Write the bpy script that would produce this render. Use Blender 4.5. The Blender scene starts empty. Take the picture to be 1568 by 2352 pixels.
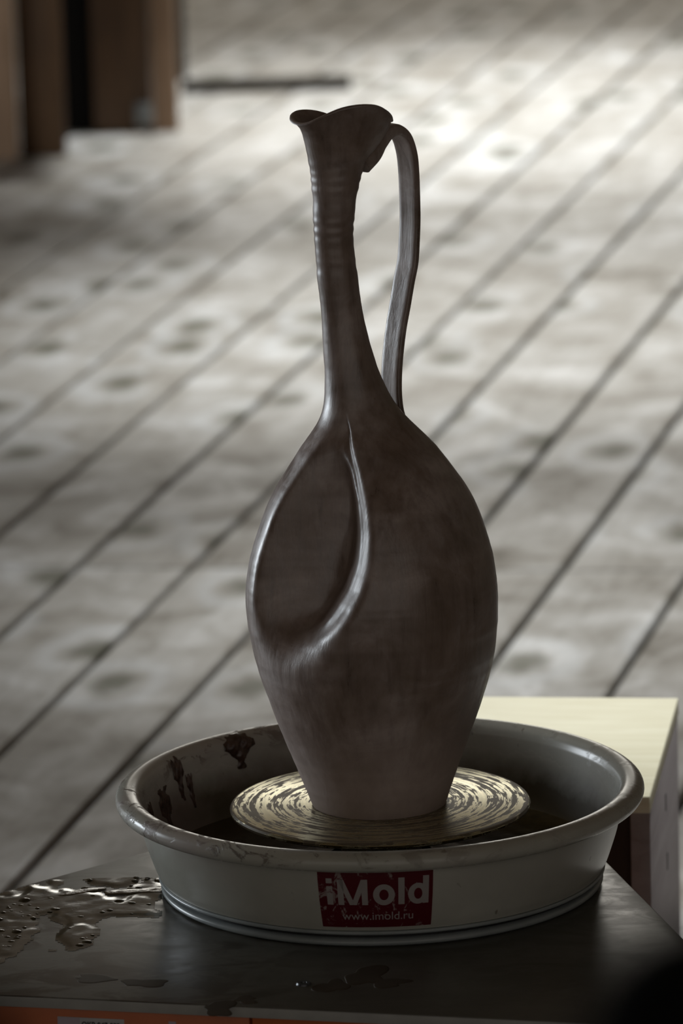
import bpy, bmesh, math, random
import numpy as np
from mathutils import Vector, Matrix
random.seed(7)
sc = bpy.context.scene
COL = sc.collection

# ------------------------------------------------------------------ camera
cam_d = bpy.data.cameras.new('camera'); cam = bpy.data.objects.new('camera', cam_d); COL.objects.link(cam)
PITCH, ROLL = math.radians(12.81), math.radians(1.6)
fw = Vector((0, math.cos(PITCH), -math.sin(PITCH))); rt = Vector((1, 0, 0)); up = rt.cross(fw)
r2 = rt * math.cos(ROLL) - up * math.sin(ROLL); u2 = up * math.cos(ROLL) + rt * math.sin(ROLL)
m = Matrix((r2, u2, -fw)).transposed().to_4x4(); m.translation = Vector((0, 0, 1.70))
cam.matrix_world = m
cam_d.sensor_fit = 'VERTICAL'; cam_d.sensor_height = 36.0; cam_d.sensor_width = 24.0
cam_d.lens = 36.0 * 12650 / 2352
cam_d.clip_start = 0.05; cam_d.clip_end = 100
cam_d.dof.use_dof = True; cam_d.dof.focus_distance = 4.50; cam_d.dof.aperture_fstop = 8.0
sc.camera = cam

# ------------------------------------------------------------------ world, lights, exposure
sc.view_settings.view_transform = 'Standard'; sc.view_settings.look = 'None'
sc.view_settings.gamma = 1.0; sc.view_settings.use_curve_mapping = False
sc.view_settings.exposure = 0.0
w = bpy.data.worlds.new('world'); sc.world = w; w.use_nodes = True
w.node_tree.nodes['Background'].inputs[0].default_value = (0.68, 0.63, 0.58, 1)
w.node_tree.nodes['Background'].inputs[1].default_value = 0.48

def area(name, loc, target, sx, sy, power, col, spread=180):
    l = bpy.data.lights.new(name, 'AREA'); l.shape = 'RECTANGLE'; l.size = sx; l.size_y = sy
    l.energy = power; l.color = col; l.spread = math.radians(spread)
    o = bpy.data.objects.new(name, l); COL.objects.link(o); o.location = loc
    o.rotation_euler = (Vector(target) - Vector(loc)).to_track_quat('-Z', 'Y').to_euler()
    return o
# added area lights, as daylight at two made-up windows in far and left walls
area('added_far_light', (0.35, 13.92, 1.75), (0.35, 0, 1.75), 2.5, 1.5, 42, (1.0, 0.96, 0.86))
area('added_left_light', (-3.92, 7.1, 0.98), (0, 7.1, 0.98), 2.4, 1.2, 100, (0.85, 0.93, 1.0))
sc.cycles.use_adaptive_sampling = True; sc.cycles.adaptive_threshold = 0.05
sc.cycles.max_bounces = 4; sc.cycles.diffuse_bounces = 3; sc.cycles.glossy_bounces = 2

# ------------------------------------------------------------------ helpers
def tag(o, label=None, cat=None, group=None, kind=None):
    if label: o['label'] = label
    if cat: o['category'] = cat
    if group: o['group'] = group
    if kind: o['kind'] = kind
    return o
def empty(name, loc=(0, 0, 0), rz=0):
    o = bpy.data.objects.new(name, None); COL.objects.link(o); o.location = loc; o.rotation_euler = (0, 0, rz)
    o.empty_display_size = 0.05
    return o
def mesh_obj(name, verts, faces, mat, parent=None, smooth=True, auto=None):
    me = bpy.data.meshes.new(name); me.from_pydata([tuple(map(float, v)) for v in verts], [], [tuple(map(int, f)) for f in faces])
    me.update()
    bm = bmesh.new(); bm.from_mesh(me); bmesh.ops.recalc_face_normals(bm, faces=bm.faces); bm.to_mesh(me); bm.free()
    if smooth: me.polygons.foreach_set('use_smooth', [True] * len(me.polygons))
    if auto is not None: me.set_sharp_from_angle(angle=math.radians(auto))
    if mat: me.materials.append(mat)
    o = bpy.data.objects.new(name, me); COL.objects.link(o)
    if parent: o.parent = parent
    return o
def bm_obj(name, bm, mat, parent=None, smooth=True, auto=35):
    me = bpy.data.meshes.new(name); bmesh.ops.recalc_face_normals(bm, faces=bm.faces); bm.to_mesh(me); bm.free()
    if smooth:
        me.polygons.foreach_set('use_smooth', [True] * len(me.polygons))
        me.set_sharp_from_angle(angle=math.radians(auto))
    if mat: me.materials.append(mat)
    o = bpy.data.objects.new(name, me); COL.objects.link(o)
    if parent: o.parent = parent
    return o
def add_box(bm, x0, x1, y0, y1, z0, z1, bev=0.0):
    g = bmesh.ops.create_cube(bm, size=1.0)
    vs = g['verts']
    for v in vs:
        v.co = Vector(((x0 + x1) / 2 + v.co.x * (x1 - x0), (y0 + y1) / 2 + v.co.y * (y1 - y0), (z0 + z1) / 2 + v.co.z * (z1 - z0)))
    if bev > 0:
        es = list({e for v in vs for e in v.link_edges})
        bmesh.ops.bevel(bm, geom=es, offset=bev, segments=2, profile=0.5, affect='EDGES')
def box_obj(name, x0, x1, y0, y1, z0, z1, mat, parent=None, bev=0.0):
    bm = bmesh.new(); add_box(bm, x0, x1, y0, y1, z0, z1, bev)
    return bm_obj(name, bm, mat, parent)
def prism(name, poly, z0, z1, mat, parent=None, bev=0.0):
    bm = bmesh.new()
    b = [bm.verts.new((x, y, z0)) for x, y in poly]; t = [bm.verts.new((x, y, z1)) for x, y in poly]
    bm.faces.new(b[::-1]); bm.faces.new(t); n = len(poly)
    for i in range(n): bm.faces.new((b[i], b[(i + 1) % n], t[(i + 1) % n], t[i]))
    if bev: bmesh.ops.bevel(bm, geom=list(bm.edges), offset=bev, segments=2, profile=0.5, affect='EDGES')
    return bm_obj(name, bm, mat, parent)
def lathe(name, prof, n, mat, parent=None, auto=None, closed=False):
    verts, faces = [], []
    k = len(prof)
    for i in range(n):
        a = 2 * math.pi * i / n; c, s = math.cos(a), math.sin(a)
        for r, z in prof: verts.append((r * c, r * s, z))
    kk = k if closed else k - 1
    for i in range(n):
        i2 = (i + 1) % n
        for j in range(kk):
            j2 = (j + 1) % k
            faces.append((i * k + j, i2 * k + j, i2 * k + j2, i * k + j2))
    return mesh_obj(name, verts, faces, mat, parent, auto=auto)
def smooth_prof(pts, per=6):
    # Catmull-Rom through profile points
    p = [np.array(q, float) for q in pts]; out = []
    for i in range(len(p) - 1):
        a = p[max(i - 1, 0)]; b = p[i]; c = p[i + 1]; d = p[min(i + 2, len(p) - 1)]
        for t in np.linspace(0, 1, per, endpoint=False):
            out.append(tuple(0.5 * ((2 * b) + (c - a) * t + (2 * a - 5 * b + 4 * c - d) * t * t + (-a + 3 * b - 3 * c + d) * t ** 3)))
    out.append(tuple(p[-1])); return out

# ------------------------------------------------------------------ materials
class NT:
    def __init__(s, name):
        s.m = bpy.data.materials.new(name); s.m.use_nodes = True; s.t = s.m.node_tree
        s.b = s.t.nodes['Principled BSDF']
    def n(s, typ, **kw):
        x = s.t.nodes.new(typ)
        for k, v in kw.items(): setattr(x, k, v)
        return x
    def l(s, a, b): s.t.links.new(a, b)
    def coord(s, kind='Object', scale=(1, 1, 1), rnd=False, rot=(0, 0, 0)):
        tc = s.n('ShaderNodeTexCoord'); mp = s.n('ShaderNodeMapping')
        mp.inputs['Scale'].default_value = scale; mp.inputs['Rotation'].default_value = rot
        s.l(tc.outputs[kind], mp.inputs['Vector'])
        if rnd:
            oi = s.n('ShaderNodeObjectInfo'); mu = s.n('ShaderNodeVectorMath', operation='SCALE')
            cx = s.n('ShaderNodeCombineXYZ')
            for i in range(3): s.l(oi.outputs['Random'], cx.inputs[i])
            s.l(cx.outputs[0], mu.inputs[0]); mu.inputs['Scale'].default_value = 57.3
            s.l(mu.outputs[0], mp.inputs['Location'])
        return mp.outputs[0]
    def noise(s, vec, scale, detail=4, rough=0.55, dist=0.0):
        x = s.n('ShaderNodeTexNoise'); x.inputs['Scale'].default_value = scale; x.inputs['Detail'].default_value = detail
        x.inputs['Roughness'].default_value = rough; x.inputs['Distortion'].default_value = dist
        s.l(vec, x.inputs['Vector']); return x.outputs['Fac']
    def ramp(s, fac, stops, interp='LINEAR'):
        x = s.n('ShaderNodeValToRGB'); cr = x.color_ramp; cr.interpolation = interp
        while len(cr.elements) > len(stops): cr.elements.remove(cr.elements[-1])
        while len(cr.elements) < len(stops): cr.elements.new(1.0)
        for e, (p, c) in zip(cr.elements, stops):
            e.position = p; e.color = (c, c, c, 1) if isinstance(c, (int, float)) else (*c, 1)
        s.l(fac, x.inputs[0]); return x.outputs[0]
    def mix(s, fac, a, b, blend='MIX'):
        x = s.n('ShaderNodeMix', data_type='RGBA', blend_type=blend)
        for sock, v in ((x.inputs['Factor'], fac), (x.inputs[6], a), (x.inputs[7], b)):
            if isinstance(v, (int, float)): sock.default_value = v
            elif isinstance(v, tuple): sock.default_value = (*v, 1)
            else: s.l(v, sock)
        return x.outputs[2]
    def math(s, op, a, b=None, clamp=False):
        x = s.n('ShaderNodeMath', operation=op); x.use_clamp = clamp
        for i, v in enumerate((a, b)):
            if v is None: continue
            if isinstance(v, (int, float)): x.inputs[i].default_value = v
            else: s.l(v, x.inputs[i])
        return x.outputs[0]
    def bump(s, h, strength=0.3, dist=0.001):
        x = s.n('ShaderNodeBump'); x.inputs['Strength'].default_value = strength; x.inputs['Distance'].default_value = dist
        s.l(h, x.inputs['Height']); s.l(x.outputs[0], s.b.inputs['Normal']); return x
    def set(s, **kw):
        for k, v in kw.items():
            k = k.replace('_', ' ')
            sock = s.b.inputs[k]
            if isinstance(v, (int, float)): sock.default_value = v
            elif isinstance(v, tuple): sock.default_value = (*v, 1) if len(v) == 3 else v
            else: s.l(v, sock)
        return s.m

def simple(name, col, rough=0.6, metal=0.0, spec=0.5, var=0.12, scale=30):
    t = NT(name); v = t.coord(scale=(1, 1, 1)); f = t.noise(v, scale, 5)
    c = t.mix(t.ramp(f, [(0.3, 0.0), (0.7, 1.0)]), tuple(x * (1 - var) for x in col), tuple(min(1, x * (1 + var)) for x in col))
    return t.set(Base_Color=c, Roughness=rough, Metallic=metal, Specular_IOR_Level=spec)

def mat_plank():
    t = NT('worn_floorboard')
    v = t.coord(scale=(1, 0.75, 1), rnd=True)
    vg = t.coord(scale=(14, 1.3, 8), rnd=True)
    big = t.noise(v, 7.5, 5, 0.62, 0.6)
    grain = t.noise(vg, 2.2, 4, 0.62, 1.2)
    c = t.ramp(big, [(0.28, (0.205, 0.18, 0.145)), (0.43, (0.395, 0.365, 0.325)), (0.56, (0.50, 0.48, 0.45)), (0.70, (0.70, 0.69, 0.68))])
    c = t.mix(0.45, c, t.ramp(grain, [(0.32, (0.42, 0.40, 0.35)), (0.5, (0.80, 0.79, 0.76)), (0.72, (1.0, 1.0, 1.0))]), 'MULTIPLY')
    vk = t.coord(scale=(7.0, 4.0, 1), rnd=True)
    dv = t.n('ShaderNodeTexNoise'); dv.inputs['Scale'].default_value = 4.0; dv.inputs['Detail'].default_value = 1; t.l(vk, dv.inputs['Vector'])
    ad = t.mix(0.16, vk, dv.outputs['Color'])
    vo = t.n('ShaderNodeTexVoronoi', voronoi_dimensions='2D'); vo.inputs['Scale'].default_value = 1.0; t.l(ad, vo.inputs['Vector'])
    sep = t.n('ShaderNodeSeparateColor'); t.l(vo.outputs['Color'], sep.inputs[0])
    has = t.math('GREATER_THAN', sep.outputs[0], 0.55)
    k = t.math('MULTIPLY', t.ramp(vo.outputs['Distance'], [(0.06, 1.0), (0.24, 0.0)], 'EASE'), has)
    ring = t.math('MULTIPLY', t.ramp(vo.outputs['Distance'], [(0.20, 0.0), (0.33, 1.0), (0.5, 0.0)], 'EASE'), has)
    c = t.mix(t.math('MULTIPLY', ring, 0.42), c, (0.68, 0.69, 0.69))
    c = t.mix(t.math('MULTIPLY', k, 0.85), c, (0.075, 0.075, 0.045))
    oi = t.n('ShaderNodeObjectInfo')
    c = t.mix(0.6, c, t.ramp(oi.outputs['Random'], [(0.0, (0.70, 0.68, 0.66)), (1.0, (1.0, 1.0, 1.0))]), 'MULTIPLY')
    t.bump(grain, 0.35, 0.002)
    return t.set(Base_Color=c, Roughness=t.ramp(big, [(0.3, 0.66), (0.7, 0.46)]), Specular_IOR_Level=0.4)
def mat_clay():
    t = NT('burnished_leather_hard_clay')
    v = t.coord()
    vs = t.coord(scale=(1.0, 1.0, 0.08)); vh = t.coord(scale=(0.25, 0.25, 2.2)); vd = t.coord(scale=(1, 1, 0.13), rot=(0.35, 0.55, 0.2))
    big = t.noise(v, 20, 5, 0.62, 0.5); st = t.noise(vs, 120, 5, 0.66); sd = t.noise(vd, 150, 5, 0.66); ban = t.noise(vh, 26, 3, 0.5)
    c = t.ramp(big, [(0.30, (0.205, 0.140, 0.100)), (0.5, (0.325, 0.245, 0.208)), (0.68, (0.49, 0.405, 0.375))])
    sw = t.noise(v, 9, 3, 0.5)
    brush = t.mix(t.ramp(sw, [(0.45, 0.0), (0.55, 1.0)]), st, sd)
    c = t.mix(0.75, c, t.ramp(brush, [(0.30, (0.50, 0.46, 0.44)), (0.52, (0.88, 0.87, 0.86)), (0.70, (1.0, 1.0, 1.0))]), 'MULTIPLY')
    c = t.mix(0.35, c, t.ramp(ban, [(0.35, 0.6), (0.6, 1.0)]), 'MULTIPLY')
    pits = t.noise(v, 330, 2, 0.5); c = t.mix(t.ramp(pits, [(0.72, 0.0), (0.78, 0.55)]), c, (0.10, 0.07, 0.045))
    # the foot is matt, drier and paler than the burnished belly
    sx = t.n('ShaderNodeSeparateXYZ'); t.l(v, sx.inputs[0])
    matt = t.ramp(t.math('MULTIPLY', sx.outputs[2], 4.0), [(0.10, 1.0), (0.50, 0.0)])
    c = t.mix(t.math('MULTIPLY', matt, 0.60), c, (0.50, 0.395, 0.355))
    ro = t.math('ADD', t.ramp(t.math('ADD', t.math('MULTIPLY', brush, 0.7), t.math('MULTIPLY', big, 0.3)), [(0.35, 0.27), (0.62, 0.46)]), t.math('MULTIPLY', matt, 0.30))
    h = t.math('ADD', brush, t.math('MULTIPLY', ban, 0.5))
    t.bump(h, 0.32, 0.0012)
    return t.set(Base_Color=c, Roughness=ro, Specular_IOR_Level=1.0)
def mat_pan():
    t = NT('grey_plastic_pan')
    v = t.coord()
    big = t.noise(v, 14, 5, 0.6)
    c = t.ramp(big, [(0.3, (0.43, 0.425, 0.37)), (0.7, (0.52, 0.515, 0.455))])
    sx = t.n('ShaderNodeSeparateXYZ'); t.l(v, sx.inputs[0])
    rad = t.n('ShaderNodeVectorMath', operation='LENGTH'); cx = t.n('ShaderNodeCombineXYZ')
    t.l(sx.outputs[0], cx.inputs[0]); t.l(sx.outputs[1], cx.inputs[1]); t.l(cx.outputs[0], rad.inputs[0])
    R = rad.outputs['Value']; z = sx.outputs[2]
    # dried muddy film inside, below the splash line
    nz = t.noise(v, 22, 6, 0.65)
    inside = t.math('LESS_THAN', t.math('SUBTRACT', R, t.math('MULTIPLY', z, 0.30)), 0.1795)
    lvl = t.math('ADD', z, t.math('MULTIPLY', t.math('SUBTRACT', nz, 0.5), 0.030))
    film = t.math('MULTIPLY', inside, t.ramp(t.math('MULTIPLY', lvl, 10.0), [(0.42, 1.0), (0.66, 0.0)]))
    c = t.mix(t.math('MULTIPLY', film, 0.93), c, (0.075, 0.054, 0.020))
    # smears of slip on the rim and spots on the wall
    vsm = t.coord(scale=(1, 1, 1.6))
    sm = t.noise(vsm, 34, 7, 0.68, 1.4)
    rim = t.ramp(t.math('MULTIPLY', z, 10.0), [(0.66, 0.0), (0.80, 1.0)])
    left = t.ramp(t.math('ADD', t.math('MULTIPLY', sx.outputs[0], -2.0), 0.5), [(0.30, 0.25), (0.75, 1.0)])
    smf = t.math('MULTIPLY', t.math('MULTIPLY', t.ramp(sm, [(0.535, 0.0), (0.60, 1.0)]), rim), left)
    c = t.mix(t.math('MULTIPLY', smf, 0.8), c, (0.10, 0.068, 0.042))
    pk = t.noise(v, 9, 4, 0.5, 0.5)
    c = t.mix(t.math('MULTIPLY', t.math('MULTIPLY', t.ramp(pk, [(0.45, 0.0), (0.7, 1.0)]), left), 0.5), c, (0.36, 0.28, 0.26))
    vsp = t.coord(scale=(1, 1, 0.6)); sp = t.noise(vsp, 75, 3, 0.5)
    c = t.mix(t.ramp(sp, [(0.70, 0.0), (0.74, 0.6)]), c, (0.12, 0.085, 0.06))
    t.bump(smf, 0.3, 0.0008)
    return t.set(Base_Color=c, Roughness=t.math('ADD', 0.27, t.math('MULTIPLY', t.math('MAXIMUM', smf, film), 0.28)), Specular_IOR_Level=0.5)
def mat_wheelhead():
    t = NT('clay_smeared_aluminium')
    tc = t.n('ShaderNodeTexCoord'); sx = t.n('ShaderNodeSeparateXYZ'); t.l(tc.outputs['Object'], sx.inputs[0])
    ang = t.math('ARCTAN2', sx.outputs[1], sx.outputs[0])
    cx = t.n('ShaderNodeCombineXYZ'); t.l(sx.outputs[0], cx.inputs[0]); t.l(sx.outputs[1], cx.inputs[1])
    ln = t.n('ShaderNodeVectorMath', operation='LENGTH'); t.l(cx.outputs[0], ln.inputs[0]); R = ln.outputs['Value']
    def polar(ka, kr):
        # angle wound as a circle so the seam closes
        c2 = t.n('ShaderNodeCombineXYZ')
        t.l(t.math('MULTIPLY', t.math('COSINE', ang), ka), c2.inputs[0]); t.l(t.math('MULTIPLY', t.math('SINE', ang), ka), c2.inputs[1])
        t.l(t.math('MULTIPLY', R, kr), c2.inputs[2]); return c2.outputs[0]
    n1 = t.noise(polar(0.30, 230), 1.0, 4, 0.6, 0.1)
    n2 = t.noise(polar(4.5, 300), 1.0, 5, 0.65, 0.3)
    n3 = t.noise(polar(0.25, 420), 1.0, 2, 0.5)
    s = t.math('ADD', t.math('MULTIPLY', n1, 0.48), t.math('MULTIPLY', n2, 0.52))
    f = t.ramp(s, [(0.485, 1.0), (0.515, 0.0)])
    fine = t.ramp(n3, [(0.3, 0.7), (0.7, 1.0)])
    metal = t.mix(1.0, (0.80, 0.745, 0.50), fine, 'MULTIPLY')
    c = t.mix(f, metal, (0.185, 0.150, 0.100))
    t.bump(t.math('ADD', t.math('MULTIPLY', n3, 0.6), t.math('MULTIPLY', f, 0.5)), 0.05, 0.0006)
    return t.set(Base_Color=c, Metallic=t.math('SUBTRACT', 1.0, t.math('MULTIPLY', f, 0.85)), Roughness=t.math('ADD', 0.24, t.math('MULTIPLY', f, 0.22)))
def mat_table():
    t = NT('grey_laminate_with_dried_slip')
    v = t.coord()
    big = t.noise(v, 6, 5, 0.6, 0.3)
    c = t.ramp(big, [(0.3, (0.090, 0.085, 0.068)), (0.7, (0.130, 0.125, 0.105))])
    sx = t.n('ShaderNodeSeparateXYZ'); t.l(v, sx.inputs[0])
    st = t.noise(t.coord(scale=(1, 1.8, 1)), 17, 7, 0.66, 0.8)
    left = t.ramp(t.math('ADD', t.math('MULTIPLY', sx.outputs[0], -2.0), 0.5), [(0.46, 0.0), (0.86, 1.0)])
    f = t.math('MULTIPLY', t.ramp(st, [(0.46, 0.0), (0.55, 1.0)]), left)
    c = t.mix(t.math('MULTIPLY', f, 0.85), c, (0.036, 0.024, 0.013))
    wo = t.noise(t.coord(scale=(0.4, 3, 1)), 20, 5, 0.6); c = t.mix(0.25, c, t.ramp(wo, [(0.35, 0.55), (0.65, 1.0)]), 'MULTIPLY')
    t.bump(st, 0.15, 0.001)
    return t.set(Base_Color=c, Roughness=t.ramp(st, [(0.4, 0.42), (0.6, 0.28)]), Specular_IOR_Level=0.4)
def mat_wood(name, dark, light, rough=0.6, scale=(30, 2, 30), spec=0.4):
    t = NT(name); g = t.noise(t.coord(scale=scale), 1.6, 6, 0.62, 1.0); b = t.noise(t.coord(), 7, 4, 0.6)
    c = t.ramp(t.math('ADD', t.math('MULTIPLY', g, 0.65), t.math('MULTIPLY', b, 0.35)), [(0.35, dark), (0.65, light)])
    t.bump(g, 0.2, 0.001)
    return t.set(Base_Color=c, Roughness=rough, Specular_IOR_Level=spec)
def mat_sticker(name, ink, paper, thr):
    t = NT(name); v = t.coord()
    a = t.noise(t.coord(scale=(1, 1, 0.8)), 62, 7, 0.68, 1.8); b = t.noise(v, 26, 4, 0.6, 0.6)
    sx = t.n('ShaderNodeSeparateXYZ'); t.l(v, sx.inputs[0])
    lf = t.math('MULTIPLY', t.math('ADD', sx.outputs[0], 0.02), -1.0)
    s = t.math('ADD', t.math('ADD', t.math('MULTIPLY', a, 0.7), t.math('MULTIPLY', b, 0.3)), t.math('MULTIPLY', lf, 0.85))
    c = t.mix(t.ramp(s, [(thr, 0.0), (thr + 0.035, 0.8)]), ink, paper)
    return t.set(Base_Color=c, Roughness=0.45, Specular_IOR_Level=0.35)
def mat_wet(name, col, rough=0.06, bump=0.25):
    t = NT(name); v = t.coord(); n = t.noise(v, 120, 5, 0.65, 0.4)
    c = t.mix(t.ramp(n, [(0.35, 0.0), (0.65, 1.0)]), tuple(x * 0.6 for x in col), tuple(x * 1.5 for x in col))
    t.bump(n, bump, 0.0015)
    return t.set(Base_Color=c, Roughness=rough, Specular_IOR_Level=0.6)

M = dict(
    plank=mat_plank(), clay=mat_clay(), pan=mat_pan(), head=mat_wheelhead(), table=mat_table(),
    sub=simple('dark_underfloor', (0.13, 0.133, 0.115), 0.9),
    plaster=simple('brown_stained_wall', (0.22, 0.18, 0.135), 0.9), ceil=mat_wood('ceiling_boards', (0.16, 0.11, 0.07), (0.24, 0.17, 0.11)),
    pale=mat_wood('pale_planed_wood', (0.62, 0.57, 0.40), (0.74, 0.70, 0.53), 0.5, (4, 40, 30)),
    whitewash=mat_wood('whitewashed_board', (0.25, 0.215, 0.215), (0.34, 0.30, 0.30), 0.7, (20, 3, 30)),
    brown=mat_wood('dark_brown_wood', (0.020, 0.011, 0.006), (0.045, 0.024, 0.012), 0.6, (30, 30, 3)),
    midbrown=mat_wood('stained_brown_wood', (0.055, 0.027, 0.010), (0.10, 0.050, 0.020), 0.6, (30, 30, 3)),
    lightbrown=mat_wood('light_brown_wood', (0.24, 0.15, 0.09), (0.34, 0.22, 0.14), 0.6, (30, 30, 3)),
    orange=simple('orange_painted_metal', (0.50, 0.115, 0.02), 0.4), black=simple('black_rubber', (0.012, 0.012, 0.012), 0.6),
    silh=simple('matt_black', (0.004, 0.004, 0.004), 0.95, spec=0.05),
    steel=simple('dark_steel', (0.10, 0.105, 0.11), 0.35, 0.8), edge=simple('light_grey_edge_band', (0.34, 0.34, 0.32), 0.5),
    ring=simple('blue_grey_base_ring', (0.30, 0.33, 0.33), 0.3), slurry=mat_wet('wet_brown_clay_slurry', (0.052, 0.042, 0.020), 0.12, 0.07), bead=mat_wet('glossy_slip_bead', (0.05, 0.04, 0.02), 0.05),
    lump=mat_wet('wet_dark_clay', (0.075, 0.043, 0.030), 0.22), water=mat_wet('muddy_water', (0.05, 0.033, 0.010), 0.04),
    stain=simple('dried_brown_slip_stain', (0.055, 0.040, 0.024), 0.6, spec=0.2),
    red=mat_sticker('scratched_red_sticker', (0.105, 0.006, 0.012), (0.36, 0.30, 0.28), 0.535),
    ink=mat_sticker('worn_white_lettering', (0.38, 0.345, 0.33), (0.16, 0.05, 0.05), 0.60),
    paper=simple('white_paper_label', (0.50, 0.50, 0.50), 0.6), pink=simple('pinkish_tape', (0.45, 0.38, 0.43), 0.5),
    blackink=simple('black_print', (0.03, 0.03, 0.03), 0.6), rail=simple('dark_bronze_metal', (0.018, 0.012, 0.005), 0.7, 0.0),
    bracket=simple('grey_metal_bracket', (0.20, 0.21, 0.21), 0.5, 0.5), glass=simple('window_frame_paint', (0.6, 0.6, 0.58), 0.5),
    gap=simple('black_gap_sheet', (0.006, 0.005, 0.004), 0.9, spec=0.1),
    lamp=simple('added_spot_housing', (0.02, 0.02, 0.02), 0.4),
)

# ------------------------------------------------------------------ room shell
TH = math.radians(12.6); PD = np.array([math.sin(TH), math.cos(TH)]); PN = np.array([math.cos(TH), -math.sin(TH)])
floor = box_obj('floor', -4.2, 4.2, -1.0, 14.2, -0.10, -0.018, M['sub']); tag(floor, 'worn whitewashed wooden plank floor with dark gaps between boards', None, None, 'structure')
def structure(o, label): return tag(o, label, None, None, 'structure')
def wall_with_opening(name, horiz, pos, a0, a1, o0, o1, z0, z1, top, label):
    bm = bmesh.new(); t = 0.14
    def bx(u0, u1, v0, v1):
        if horiz: add_box(bm, u0, u1, pos, pos + t, v0, v1)
        else: add_box(bm, pos - t, pos, u0, u1, v0, v1)
    bx(a0, o0, 0, top); bx(o1, a1, 0, top); bx(o0, o1, 0, z0); bx(o0, o1, z1, top)
    return structure(bm_obj(name, bm, M['plaster']), label)
wall_with_opening('wall_back', True, 14.0, -4.2, 4.2, -0.95, 1.65, 0.95, 2.55, 3.3, 'brown stained far wall with an added wide window')
wall_with_opening('wall_left', False, -4.0, -1.0, 14.0, 5.85, 8.35, 0.33, 1.63, 3.3, 'brown stained left wall with an added wide window')
wr = box_obj('wall_right', 4.0, 4.14, -1.0, 14.0, 0, 3.3, M['plaster']); structure(wr, 'brown stained wall on the right')
ce = box_obj('ceiling', -4.2, 4.2, -1.0, 14.2, 3.3, 3.4, M['ceil']); structure(ce, 'brown boarded ceiling')

# floorboards: long edges (distance across the boards) and the row of butt joints
lines = [-2.7409, -2.5776, -2.4070, -2.2461, -2.0742, -1.9174, -1.7619, -1.6020, -1.4225, -1.2647, -1.0960]
rr = random.Random(3)
while lines[0] > -6.6: lines.insert(0, lines[0] - 0.160 + rr.uniform(-0.006, 0.006))
while lines[-1] < 3.2: lines.append(lines[-1] + 0.163 + rr.uniform(-0.006, 0.006))
J0 = np.array([-0.461, 7.207]); JD = np.array([0.448 + 0.461, 7.072 - 7.207]); JD /= np.linalg.norm(JD)
def cross(nv, k):     # point on board edge nv at joint row k
    p0 = J0 + PD * (k * 6.0)
    A = np.array([[PD[0], -JD[0]], [PD[1], -JD[1]]]); b = p0 - PN * nv
    return float(np.linalg.solve(A, b)[0])
for i in range(len(lines) - 1):
    g = 0.0044 + rr.uniform(-0.001, 0.0012)
    a, b = lines[i] + g, lines[i + 1] - g
    for k in (-2, -1, 0, 1):
        q = []
        for nv, kk, s in ((a, k, 1), (b, k, 1), (b, k + 1, -1), (a, k + 1, -1)):
            q.append((nv, cross(nv, kk) + s * 0.0035))
        cy = sum(p[1] for p in q) / 4; cxn = (a + b) / 2
        ctr = PN * cxn + PD * cy
        if ctr[1] + 3.2 < -0.5 or ctr[1] - 3.2 > 14 or ctr[0] < -4.6 or ctr[0] > 4.6: continue
        pts = [(p[0] - cxn, p[1] - cy) for p in q]
        lo, md, hi = [], [], []
        for (x, y) in pts:
            lo.append((x, y, -0.0178)); md.append((x, y, -0.004)); hi.append((x - math.copysign(0.003, x), y - math.copysign(0.003, y), 0.0))
        dz = rr.uniform(-0.0012, 0.0)
        V = [(x, y, z + dz) for (x, y, z) in lo + md + hi]
        Fc = [(3, 2, 1, 0), (8, 9, 10, 11)]
        for j in range(4):
            j2 = (j + 1) % 4
            Fc += [(j, j2, 4 + j2, 4 + j), (4 + j, 4 + j2, 8 + j2, 8 + j)]
        o = mesh_obj('plank', V, Fc, M['plank'], floor, smooth=False)
        o.location = (ctr[0], ctr[1], 0); o.rotation_euler = (0, 0, -TH)

# frames of the two added, unseen windows, set into the wall openings
def window(name, horiz, pos, o0, o1, z0, z1, nb, label):
    e = empty(name, ((o0 + o1) / 2, pos, z0) if horiz else (pos, (o0 + o1) / 2, z0)); structure(e, label)
    hw = (o1 - o0) / 2; hh = z1 - z0
    def bar(nm, u0, u1, v0, v1):
        if horiz: box_obj(nm, u0, u1, -0.03, 0.03, v0, v1, M['glass'], e)
        else: box_obj(nm, -0.03, 0.03, u0, u1, v0, v1, M['glass'], e)
    bar('window_frame', -hw, -hw + 0.05, 0, hh); bar('window_frame', hw - 0.05, hw, 0, hh)
    bar('window_frame', -hw + 0.05, hw - 0.05, 0, 0.05); bar('window_frame', -hw + 0.05, hw - 0.05, hh - 0.05, hh)
    for k in range(1, nb):
        u = -hw + 2 * hw * k / nb; bar('window_bar', u - 0.02, u + 0.02, 0.05, hh - 0.05)
    return e
window('added_window_1', True, 14.07, -0.95, 1.65, 0.95, 2.55, 3, 'added wide three-light window in the far wall, out of view')
window('added_window_2', False, -4.07, 5.85, 8.35, 0.33, 1.63, 3, 'added wide three-light window in the left wall, out of view')

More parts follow.
